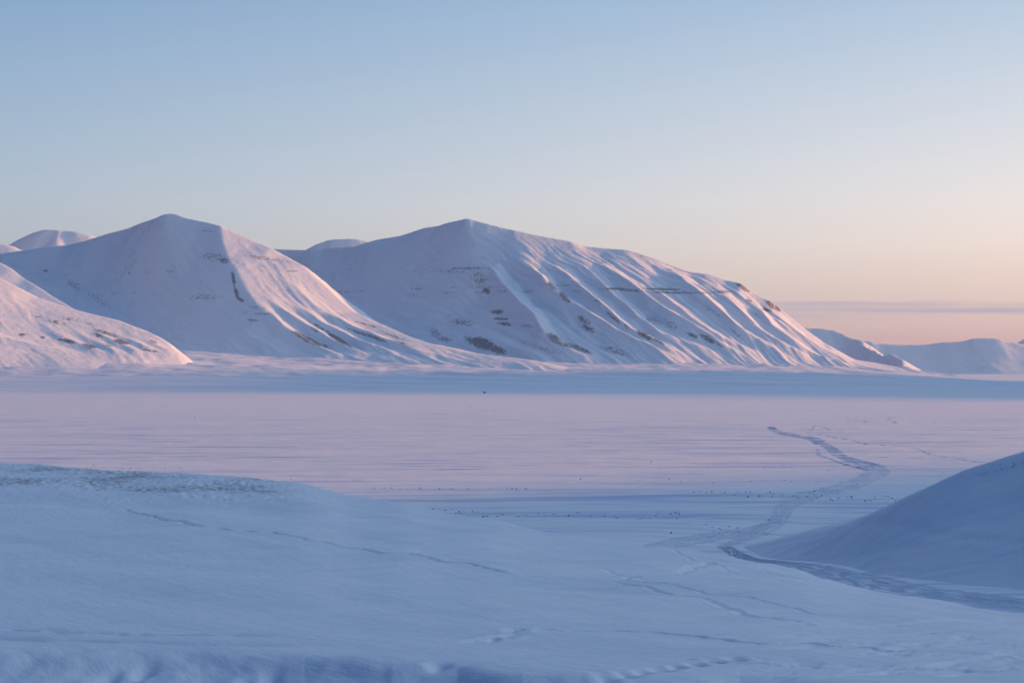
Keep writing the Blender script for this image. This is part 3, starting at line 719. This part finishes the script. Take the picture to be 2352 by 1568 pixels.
# valley-side slope between the spur and the left peak
skyv = [(-700, 520, 12.0), (-200, 560, 11.8), (0, 600, 11.7), (27, 616, 11.65), (60, 640, 11.6), (87, 657, 11.5), (128, 683, 11.4), (188, 717, 11.3), (260, 755, 11.1), (330, 790, 10.9)]
skyv = K(skyv)
mv = HF(-5200, -1500, 10000, 13200, 12.0, floor=-60)
mv.tin([skyv], [(x - 200, y + 900, z * 0.3) for x, y, z in [unproj(*p) for p in skyv]] + [(x - 100, y - 700, z * 0.45) for x, y, z in [unproj(*p) for p in skyv]])
mv.soften([skyv], 12, 60, 200)
finish_mountain(mv, 'mountain', 'shaded snow slope just behind the low spur at the left edge', M_mount, (), seed=210, gamp=2.0)

# ------------------------------------------------------------------ summits farther back
def back_hill(name, label, sky, x0, x1, y0, y1, step, front=0.36, seed=300, mat=M_far, gamp=6, spread=1.9, rocks=(), soft=18, extra=(), sp=None, spw=300, spa=90, right=0.0):
    mm = HF(x0, x1, y0, y1, step, floor=-60)
    S = K(sky)
    W = [unproj(*p) for p in S]
    fr = [(x + right * z, y - z * spread, -20) for x, y, z in W]
    mf = [(x + right * z * 0.4, y - z * spread * 0.45, z * front) for x, y, z in W]
    bkk = [(x, y + z * spread, -20) for x, y, z in W[::2]]
    fr += [(x + z * spread * 1.35, y + 0.25 * z, -30) for x, y, z in W[-7:] if W[-1][0] < x1 - 700]
    bkk += [(W[-1][0] + 260, W[-1][1] + q, -30) for q in (-500, 0, 500)]
    mm.tin([S], fr + mf + bkk + list(extra))
    mm.soften([S], soft, 90, 400)
    if sp: mm.Z += mm.spurs(sp, spw, spa)
    return finish_mountain(mm, name, label, mat, rocks, seed=seed, gamp=gamp, base_rock=0.1, gul=(0.3, -0.95))
back_hill('mountain', 'flat-topped hazy summit behind the left peak', [(-200, 585, 16.5), (22, 562, 16.2), (44, 549, 16), (67, 537, 16), (101, 524, 16), (134, 526, 16), (176, 529.5, 16), (191, 535, 16), (212, 541, 16), (300, 575, 16.2), (500, 680, 16.5)],
          -6500, -1400, 12500, 19500, 25, seed=310)
back_hill('mountain', 'pale pink summit corner at the left edge of the skyline', [(-500, 470, 14.8), (-200, 520, 14.6), (-60, 545, 14.5), (0, 555, 14.5), (24, 561, 14.5), (52, 572, 14.5), (120, 600, 14.5), (260, 660, 14.5)],
          -7000, -2600, 12500, 17500, 20, seed=320, spread=1.6)
back_hill('mountain', 'small rounded pink summit in the saddle between the two big mountains', [(560, 640, 17.5), (650, 600, 17.2), (709, 571, 17), (735, 558, 17), (753, 552, 17), (763, 548, 17), (800, 544, 17), (817, 545, 17), (849, 552, 17), (920, 580, 17), (1050, 640, 17.3)],
          -3300, 600, 14500, 20500, 22, seed=330)
back_hill('mountain', 'hazy blue headland just right of the ribbed mountain', [(1500, 700, 18.6), (1700, 740, 18.8), (1844, 751, 19), (1870, 752, 19), (1898, 753, 19), (1922, 760, 19), (1945, 767, 18.9), (1964, 776, 18.8), (1979, 782, 18.7), (2010, 796, 18.4), (2039, 807, 18.1), (2065, 823, 17.7), (2081, 838, 17.3), (2104, 851, 17.0), (2150, 862, 16.8)],
          800, 5200, 15500, 21500, 20, seed=340, spread=1.6, gamp=4)
back_hill('mountain', 'broad hazy mountain closing the valley at the right', [(1800, 800, 24.5), (1995, 782, 24), (2023, 787, 24), (2052, 789, 24), (2091, 790, 24), (2117, 790, 24), (2145, 787, 24), (2169, 783.6, 24), (2195, 784.4, 24), (2221, 780.5, 24), (2234, 776, 24), (2281, 775, 24), (2296, 776.6, 24), (2312, 782, 24), (2335, 786, 24), (2352, 789, 24), (2480, 796, 24), (2700, 790, 24), (3000, 760, 24)],
          2500, 11500, 20500, 27500, 36, seed=350, spread=1.9, gamp=4)
back_hill('mountain', 'most distant hazy summit cut by the right edge', [(2250, 840, 31), (2300, 812, 31), (2338, 786, 31), (2352, 778, 31), (2450, 730, 31), (2600, 740, 31), (2900, 780, 31)],
          6500, 13500, 27500, 34500, 50, seed=360, spread=1.9, gamp=4)

# ------------------------------------------------------------------ unseen ridges added right of the frame, shaped to throw shade into the valley
def shadow_ridge(label, xc, prof, halfw, seed, x0, x1, y0, y1, step=30):
    xs = np.arange(x0, x1, step); ys = np.arange(y0, y1, step)
    Xs, Ys = np.meshgrid(xs, ys)
    hh = 1.233 * np.interp(Ys, [p[0] for p in prof], [p[1] for p in prof])
    d = np.abs(Xs - xc)
    Zs = hh * np.clip(1 - d / halfw, 0, 1) - 30 * sstep(0.8, 1.0, d / halfw) - 3
    Zs += 45 * fbm(Xs / 500, Ys / 420, 4, seed) * sstep(0, 0.5, 1 - d / halfw) * np.clip(hh / 200, 0, 1)
    o = grid_mesh('mountain', Xs, Ys, Zs, M_far, dict(rock=Xs * 0 + 0.2))
    tag(o, label, 'mountain', kind='structure')
shadow_ridge('unseen snow ridge added beyond the right edge to shade the near slope', 2600, [(-3500, 100), (-2500, 540), (-500, 560), (600, 520), (1400, 460), (1900, 400), (2330, 310), (2560, 250), (3100, 130), (3700, 0), (4200, -30)], 1000, 401, 1500, 3800, -3600, 4400)
shadow_ridge('unseen snow mountain added beyond the right edge to shade the mountain foot', 5200, [(5100, -30), (5700, 150), (6370, 420), (7900, 578), (9250, 800), (9600, 860), (10900, 890), (11300, 880), (11750, 640), (12050, 400), (12500, 180), (13400, -30)], 1400, 402, 3750, 6700, 5100, 13700)

# ------------------------------------------------------------------ snowmobile trails
def trail(pts, label, hw, lanes, seed, lift=0.10, surf='plain', step=2.5, soft=1.0, mat=None):
    P = []
    for p in pts:
        if surf == 'plain': q = plain_hit(p[0], p[1])
        P.append((q[0], q[1], p[2] if len(p) > 2 else hw))
    P = np.array(P)
    # smooth resample (Catmull-Rom)
    L = np.concatenate([[0], np.cumsum(np.hypot(np.diff(P[:, 0]), np.diff(P[:, 1])))])
    n = max(8, int(L[-1] / step))
    s = np.linspace(0, L[-1], n)
    k = max(3, int(9 / step * 2) | 1)
    C = np.stack([np.interp(s, L, P[:, i]) for i in range(3)], axis=1)
    for _ in range(3):
        Cp = np.pad(C, ((k, k), (0, 0)), mode='edge')
        C = sum(Cp[i:i + n] for i in range(2 * k + 1)) / (2 * k + 1)
    T = np.gradient(C[:, :2], axis=0); T /= np.linalg.norm(T, axis=1)[:, None] + 1e-9
    N = np.stack([-T[:, 1], T[:, 0]], axis=1)
    W = C[:, 2]
    nc = max(9, int(lanes * 8))
    v = np.linspace(-1, 1, nc)
    S, Vv = np.meshgrid(s, v, indexing='ij')
    off = Vv * W[:, None] * (1 + 0.10 * gnoise(S / 30, np.sign(Vv) * 3.0, seed))
    Xt = C[:, 0][:, None] + N[:, 0][:, None] * off
    Yt = C[:, 1][:, None] + N[:, 1][:, None] * off
    lanephase = Vv * lanes * math.pi + 1.6 * gnoise(S / 45, Vv * 1.5, seed + 1)
    prof = -0.42 * np.abs(np.cos(lanephase)) ** 0.7 + 0.16 + 0.10 * fbm(S / 2.5, Vv * lanes, 2, seed + 2)
    edge = np.clip((1 - np.abs(Vv)) * lanes * 1.2 / soft + (0.5 * fbm(S / 14, Vv * 2, 3, seed + 5) if soft > 1 else 0), 0, 1)
    ends = np.clip(np.minimum(S, s[-1] - S) / 8, 0, 1)
    prof = prof - 0.35 * sstep(0.22, 0.42, fbm(S / 55, Vv * lanes * 0.55, 3, seed + 7)) * (lanes > 4)
    Zt = plain_z(Xt, Yt) + lift + prof - (1 - edge * ends) * (lift + 0.35)
    o = grid_mesh('snow_trail', Xt, Yt, Zt, mat or M_track)
    tag(o, label, 'trail', kind='structure')
trail([(1765, 980, 5), (1780, 988, 8), (1800, 995, 12), (1830, 1001, 18), (1862, 1006, 14), (1894, 1019, 8), (1910, 1032, 8), (1926, 1043, 8.5), (1956, 1058, 11), (1996, 1068, 15), (2016, 1078, 14), (2010, 1092, 13), (1988, 1103, 14), (1952, 1115, 15), (1912, 1126, 16), (1866, 1137, 15), (1828, 1148, 11), (1802, 1165, 8), (1790, 1185, 7), (1745, 1205, 8), (1700, 1218, 5), (1660, 1230, 4), (1648, 1240, 4), (1660, 1252, 4), (1690, 1271, 4), (1730, 1286, 5)],
      'main braided snowmobile trail winding across the plain', 5, 9, 500)
trail([(1786, 1186, 3), (1740, 1200, 8), (1670, 1212, 12), (1590, 1225, 13), (1500, 1240, 12), (1440, 1250, 11), (1360, 1264, 10)], 'broad faint trail branching left along the dark channel', 6, 11, 505, soft=3.0)
trail([(1700, 1280, 3.5), (1731, 1285, 5), (1800, 1293, 7), (1891, 1309, 9), (1971, 1329, 10), (2051, 1347, 11), (2131, 1360, 11.5), (2211, 1371, 12), (2300, 1382, 12), (2400, 1394, 12), (2550, 1412, 12)],
      'wide packed snow trail in the gully between the near slope and right hill', 8, 12, 510, mat=M_gully)
trail([(1880, 1030), (1878, 1040), (1890, 1048), (1906, 1055), (1930, 1064), (1975, 1074), (2000, 1080)], 'side loop left of the main trail bend', 3.2, 3, 520)
trail([(1872, 997), (1900, 1001), (1948, 1010), (1996, 1017), (2044, 1020), (2084, 1026), (2108, 1032), (2125, 1040), (2171, 1050), (2211, 1058), (2290, 1064)], 'narrow trail leaving the main trail towards the right hill', 2.2, 2, 530)
trail([(1860, 1003), (1885, 996), (1915, 988), (1964, 983), (2028, 978), (2120, 973), (2250, 966), (2400, 960)], 'faint trail heading right across the far plain', 2.8, 2, 540)
trail([(1851, 975), (1876, 979), (1900, 985), (1915, 988)], 'short trail crossing above the main trail head', 2.5, 2, 545)
trail([(1852, 996), (1868, 984), (1873, 974)], 'short spur trail above the main trail', 2.2, 2, 547)
trail([(1990, 955), (1918, 958), (1964, 963), (1993, 967), (1984, 971)], 'hooked far trail on the plain', 2.6, 2, 550)
trail([(2075, 955), (2046, 957), (2041, 963), (2059, 968), (2054, 973)], 'small zigzag trail on the far plain at the right', 4.0, 2, 560)
trail([(1940, 1043), (1980, 1046), (2044, 1050), (2117, 1051), (2250, 1056)], 'thin straight trail right of the main bend', 1.8, 2, 570)
trail([(1659, 975), (1700, 974), (1765, 973)], 'thin trail left of the main trail head', 1.6, 1, 580)
trail([(1042, 928), (1062, 931), (1100, 938), (1140, 944), (1176, 949)], 'faint lone trail in the middle of the far plain', 3.0, 1, 590)

# ------------------------------------------------------------------ stones poking through the snow
M_rock = bpy.data.materials.new('dark_stone'); M_rock.use_nodes = True
_n, _l = M_rock.node_tree.nodes, M_rock.node_tree.links
_b = _n['Principled BSDF']; _b.inputs['Roughness'].default_value = 0.9
_t = _n.new('ShaderNodeTexNoise'); _t.inputs['Scale'].default_value = 3.0
_r = _n.new('ShaderNodeMix'); _r.data_type = 'RGBA'; _r.inputs['A'].default_value = (0.05, 0.045, 0.042, 1); _r.inputs['B'].default_value = (0.14, 0.125, 0.115, 1)
_l.new(_t.outputs['Fac'], _r.inputs['Factor']); _l.new(_r.outputs['Result'], _b.inputs['Base Color'])

import bmesh
def rock_mesh(seed):
    bm = bmesh.new()
    bmesh.ops.create_icosphere(bm, subdivisions=2, radius=1.0)
    r = random.Random(seed)
    ax = (r.uniform(.7, 1.3), r.uniform(.6, 1.0), r.uniform(.55, .85))
    cuts = [(Vector((r.gauss(0, 1), r.gauss(0, 1), r.gauss(0, 1))).normalized(), r.uniform(.55, .85)) for _ in range(7)]
    for v in bm.verts:
        c = v.co.copy()
        for nrm, dd in cuts:
            q = c.dot(nrm) - dd
            if q > 0: c -= nrm * q
        v.co = Vector((c.x * ax[0], c.y * ax[1], c.z * ax[2])) * (1 + 0.05 * r.uniform(-1, 1))
    me = bpy.data.meshes.new('stone'); bm.to_mesh(me); bm.free()
    me.materials.append(M_rock)
    return me
rock_meshes = [rock_mesh(k) for k in range(6)]
R = random.Random(7)
def stone(px, py, size, group, label, surf='plain'):
    if surf == 'plain':
        x, y = plain_hit(px, py)
        z = float(plain_z(np.array([x]), np.array([y]))[0])
    elif surf == 'hill':
        x, y = HILL.hit(px, py); z = float(HILL.at(x, y))
    s = size * y / FPX * 0.5
    o = bpy.data.objects.new('stone', R.choice(rock_meshes))
    o.location = (x, y, z + 0.12 * s)
    o.scale = (s * R.uniform(.9, 1.4), s * R.uniform(.8, 1.2), s * R.uniform(.8, 1.1))
    o.rotation_euler = (R.uniform(-.2, .2), R.uniform(-.2, .2), R.uniform(0, 6.28))
    COL.objects.link(o)
    tag(o, label, 'stone', group)
# the large ones that can be told apart
big = [(1111, 1186, 4.5, 'dark stone left of the middle in the row above the near slope crest'), (1142, 1185, 4.5, 'dark stone just right of another dark stone above the near slope crest'),
       (1333, 1100, 4.5, 'lone dark stone on the plain right of centre'), (1176, 1124, 4.0, 'dark stone near the middle of the thin stone row'),
       (1542, 1218, 5.0, 'dark stone lying inside the shallow dark channel'), (1717, 1142, 4.5, 'lone dark stone on pale snow left of the braided trail'),
       (1541, 1179, 4.5, 'dark stone on the bank just above the dark channel'), (1833, 1144, 4.5, 'dark stone at the bend edge of the main trail'),
       (1957, 1143, 4.5, 'largest dark stone right of the lower main trail'), (1765, 1184, 4.0, 'dark stone in the lower trail before the channel'),
       (1636, 1204, 3.5, 'flat dark stone beside the channel below the trail')]
for (px, py, s, lab) in big: stone(px, py, s * 1.2, 'dark stones poking through the snow of the plain', lab)
clusters = [(850, 1260, 1121, 1126, 22, 2.4, 'small stone in the thin row low on the central plain'), (985, 1500, 1168, 1192, 46, 2.6, 'small stone in the strewn band just above the near slope crest'),
            (1480, 1560, 1176, 1186, 10, 2.8, 'small stone on the bank above the channel'), (1560, 1880, 1126, 1146, 34, 2.4, 'small stone on pale snow left of the main trail'),
            (1860, 2060, 1138, 1152, 22, 2.6, 'small stone scattered right of the lower main trail'), (1620, 1780, 1200, 1212, 18, 2.2, 'small stone beside the dark channel'),
            (190, 420, 1070, 1078, 14, 2.0, 'small stone on the plain just past the stony crest'), (600, 860, 1097, 1106, 10, 1.8, 'small stone in a far row on the left plain'),
            (1480, 2050, 1060, 1085, 18, 1.9, 'small stone on the middle plain near the trail bend'), (1400, 2000, 1098, 1118, 18, 2.0, 'small stone between the drifts of the middle plain'),
            (1830, 1960, 1130, 1142, 14, 2.4, 'small stone on the packed lower main trail')]
ORD = ['first', 'second', 'third', 'fourth', 'fifth', 'sixth', 'seventh', 'eighth', 'ninth', 'tenth', 'eleventh', 'twelfth', 'thirteenth', 'fourteenth', 'fifteenth', 'sixteenth', 'seventeenth', 'eighteenth', 'nineteenth']
def nth(k):
    tens = {20: 'twent', 30: 'thirt', 40: 'fort', 50: 'fift'}
    if k < 20: return ORD[k - 1]
    t = k // 10 * 10
    return tens[t] + 'ieth' if k == t else tens[t] + 'y-' + ORD[k - t - 1]
for (xa, xb, ya, yb, n, s, lab) in clusters:
    us = sorted(R.random() for _ in range(n))
    for k, u in enumerate(us):
        px = xa + (xb - xa) * u; py = ya + (yb - ya) * (0.5 * R.random() + 0.5 * u if (xb - xa) > 300 else R.random())
        where = lab[len('small stone '):]
        stone(px, py, 1.3 * s * R.uniform(.6, 1.5), 'small stones ' + where, nth(k + 1) + ' small stone from the left, ' + where)
for (px, py, s, lab) in [(2330, 1068, 4.5, 'black stone high on the right hill'), (2327, 1073, 4.5, 'black stone touching another stone high on the right hill')]:
    stone(px, py, s, 'black stones on the right hill', lab, 'hill')
for k, px in enumerate(sorted(R.uniform(2235, 2350) for _ in range(26))):
    stone(px, 1050 + (2350 - px) * 0.2 + R.uniform(2, 26), R.uniform(1.4, 2.8), 'small stones near the top of the right hill', nth(k + 1) + ' small stone from the left near the top of the right hill', 'hill')

# ------------------------------------------------------------------ cabin and marker post far out on the plain
def simple_mat(name, col, rough=0.8):
    m_ = bpy.data.materials.new(name); m_.use_nodes = True
    n_, l_ = m_.node_tree.nodes, m_.node_tree.links
    b_ = n_['Principled BSDF']; b_.inputs['Roughness'].default_value = rough
    t_ = n_.new('ShaderNodeTexNoise'); t_.inputs['Scale'].default_value = 4
    x_ = n_.new('ShaderNodeMix'); x_.data_type = 'RGBA'
    x_.inputs['A'].default_value = (*[c * 0.8 for c in col], 1); x_.inputs['B'].default_value = (*[c * 1.2 for c in col], 1)
    l_.new(t_.outputs['Fac'], x_.inputs['Factor']); l_.new(x_.outputs['Result'], b_.inputs['Base Color'])
    return m_
def mesh_obj(name, verts, faces, mat, parent=None):
    me = bpy.data.meshes.new(name); me.from_pydata(verts, [], faces); me.materials.append(mat); me.update()
    o = bpy.data.objects.new(name, me); COL.objects.link(o)
    if parent: o.parent = parent
    return o
def box_vf(x0, x1, y0, y1, z0, z1):
    v = [(x0, y0, z0), (x1, y0, z0), (x1, y1, z0), (x0, y1, z0), (x0, y0, z1), (x1, y0, z1), (x1, y1, z1), (x0, y1, z1)]
    return v, [(0, 3, 2, 1), (4, 5, 6, 7), (0, 1, 5, 4), (1, 2, 6, 5), (2, 3, 7, 6), (3, 0, 4, 7)]
M_wood = simple_mat('dark_boards', (0.05, 0.035, 0.03)); M_roof = simple_mat('dark_roof', (0.04, 0.04, 0.045)); M_pane = simple_mat('window_glass', (0.03, 0.04, 0.05), 0.1)
FOOT = f
def ground_at(x, y):
    return max(float(plain_z(np.array([x]), np.array([y]))[0]), float(FOOT.at(x, y)))
cxw, cyw = plain_hit(1113, 902.5)
cz = ground_at(cxw, cyw)
cab = bpy.data.objects.new('cabin', None); COL.objects.link(cab); cab.location = (cxw, cyw, cz - 0.2); cab.rotation_euler = (0, 0, 0.25)
tag(cab, 'tiny dark cabin standing alone on the far snow plain', 'cabin')
Wd, Dp, Hw, Hr = 4.2, 3.2, 2.8, 5.0
v = [(-Wd, -Dp, 0), (Wd, -Dp, 0), (Wd, Dp, 0), (-Wd, Dp, 0), (-Wd, -Dp, Hw), (Wd, -Dp, Hw), (Wd, Dp, Hw), (-Wd, Dp, Hw), (-Wd, 0, Hr - .15), (Wd, 0, Hr - .15)]
mesh_obj('wall', v, [(0, 3, 2, 1), (0, 1, 5, 4), (2, 3, 7, 6), (1, 2, 6, 9, 5), (3, 0, 4, 8, 7)], M_wood, cab)
e = 0.4
v = [(-Wd - e, -Dp - e, Hw - .2), (Wd + e, -Dp - e, Hw - .2), (Wd + e, 0, Hr), (-Wd - e, 0, Hr), (Wd + e, Dp + e, Hw - .2), (-Wd - e, Dp + e, Hw - .2)]
v += [(a, b, c + .18) for a, b, c in v]
mesh_obj('roof', v, [(0, 3, 2, 1), (3, 5, 4, 2), (6, 7, 8, 9), (9, 8, 10, 11), (0, 1, 7, 6), (4, 5, 11, 10), (1, 2, 8, 7), (2, 4, 10, 8), (0, 6, 9, 3), (3, 9, 11, 5)], M_roof, cab)
for x in (-2.4, 2.4):
    mesh_obj('window', *box_vf(x - .6, x + .6, -Dp - .06, -Dp - .01, 1.1, 2.1), M_pane, cab)
mesh_obj('door', *box_vf(-.5, .5, -Dp - .08, -Dp - .01, 0.1, 2.1), simple_mat('door_boards', (0.12, 0.06, 0.04)), cab)
mesh_obj('chimney', *box_vf(1.6, 2.1, .5, 1.0, 4.0, 5.6), M_roof, cab)

pxw, pyw = plain_hit(447.5, 962)
pz = ground_at(pxw, pyw)
bm = bmesh.new()
bmesh.ops.create_cone(bm, cap_ends=True, segments=10, radius1=0.28, radius2=0.20, depth=3.8)
for vv in bm.verts: vv.co.z += 1.7
me = bpy.data.meshes.new('marker_post'); bm.to_mesh(me); bm.free(); me.materials.append(M_wood)
post = bpy.data.objects.new('marker_post', me); COL.objects.link(post); post.location = (pxw, pyw, pz)
tag(post, 'thin upright marker post alone on the pink plain at the left', 'post')

# ------------------------------------------------------------------ haze
M_haze = bpy.data.materials.new('haze'); M_haze.use_nodes = True
_n, _l = M_haze.node_tree.nodes, M_haze.node_tree.links
_n.remove(_n['Principled BSDF'])
_v = _n.new('ShaderNodeVolumePrincipled')
_v.inputs['Color'].default_value = (0.80, 0.92, 1.0, 1)
_v.inputs['Density'].default_value = 0.95e-5
_v.inputs['Anisotropy'].default_value = 0.75
_l.new(_v.outputs[0], _n['Material Output'].inputs['Volume'])
hz = mesh_obj('haze', *box_vf(-36000, 36000, -6000, 41000, -80, 1900), M_haze)
tag(hz, 'thin blue winter haze over the valley', 'haze', kind='stuff')
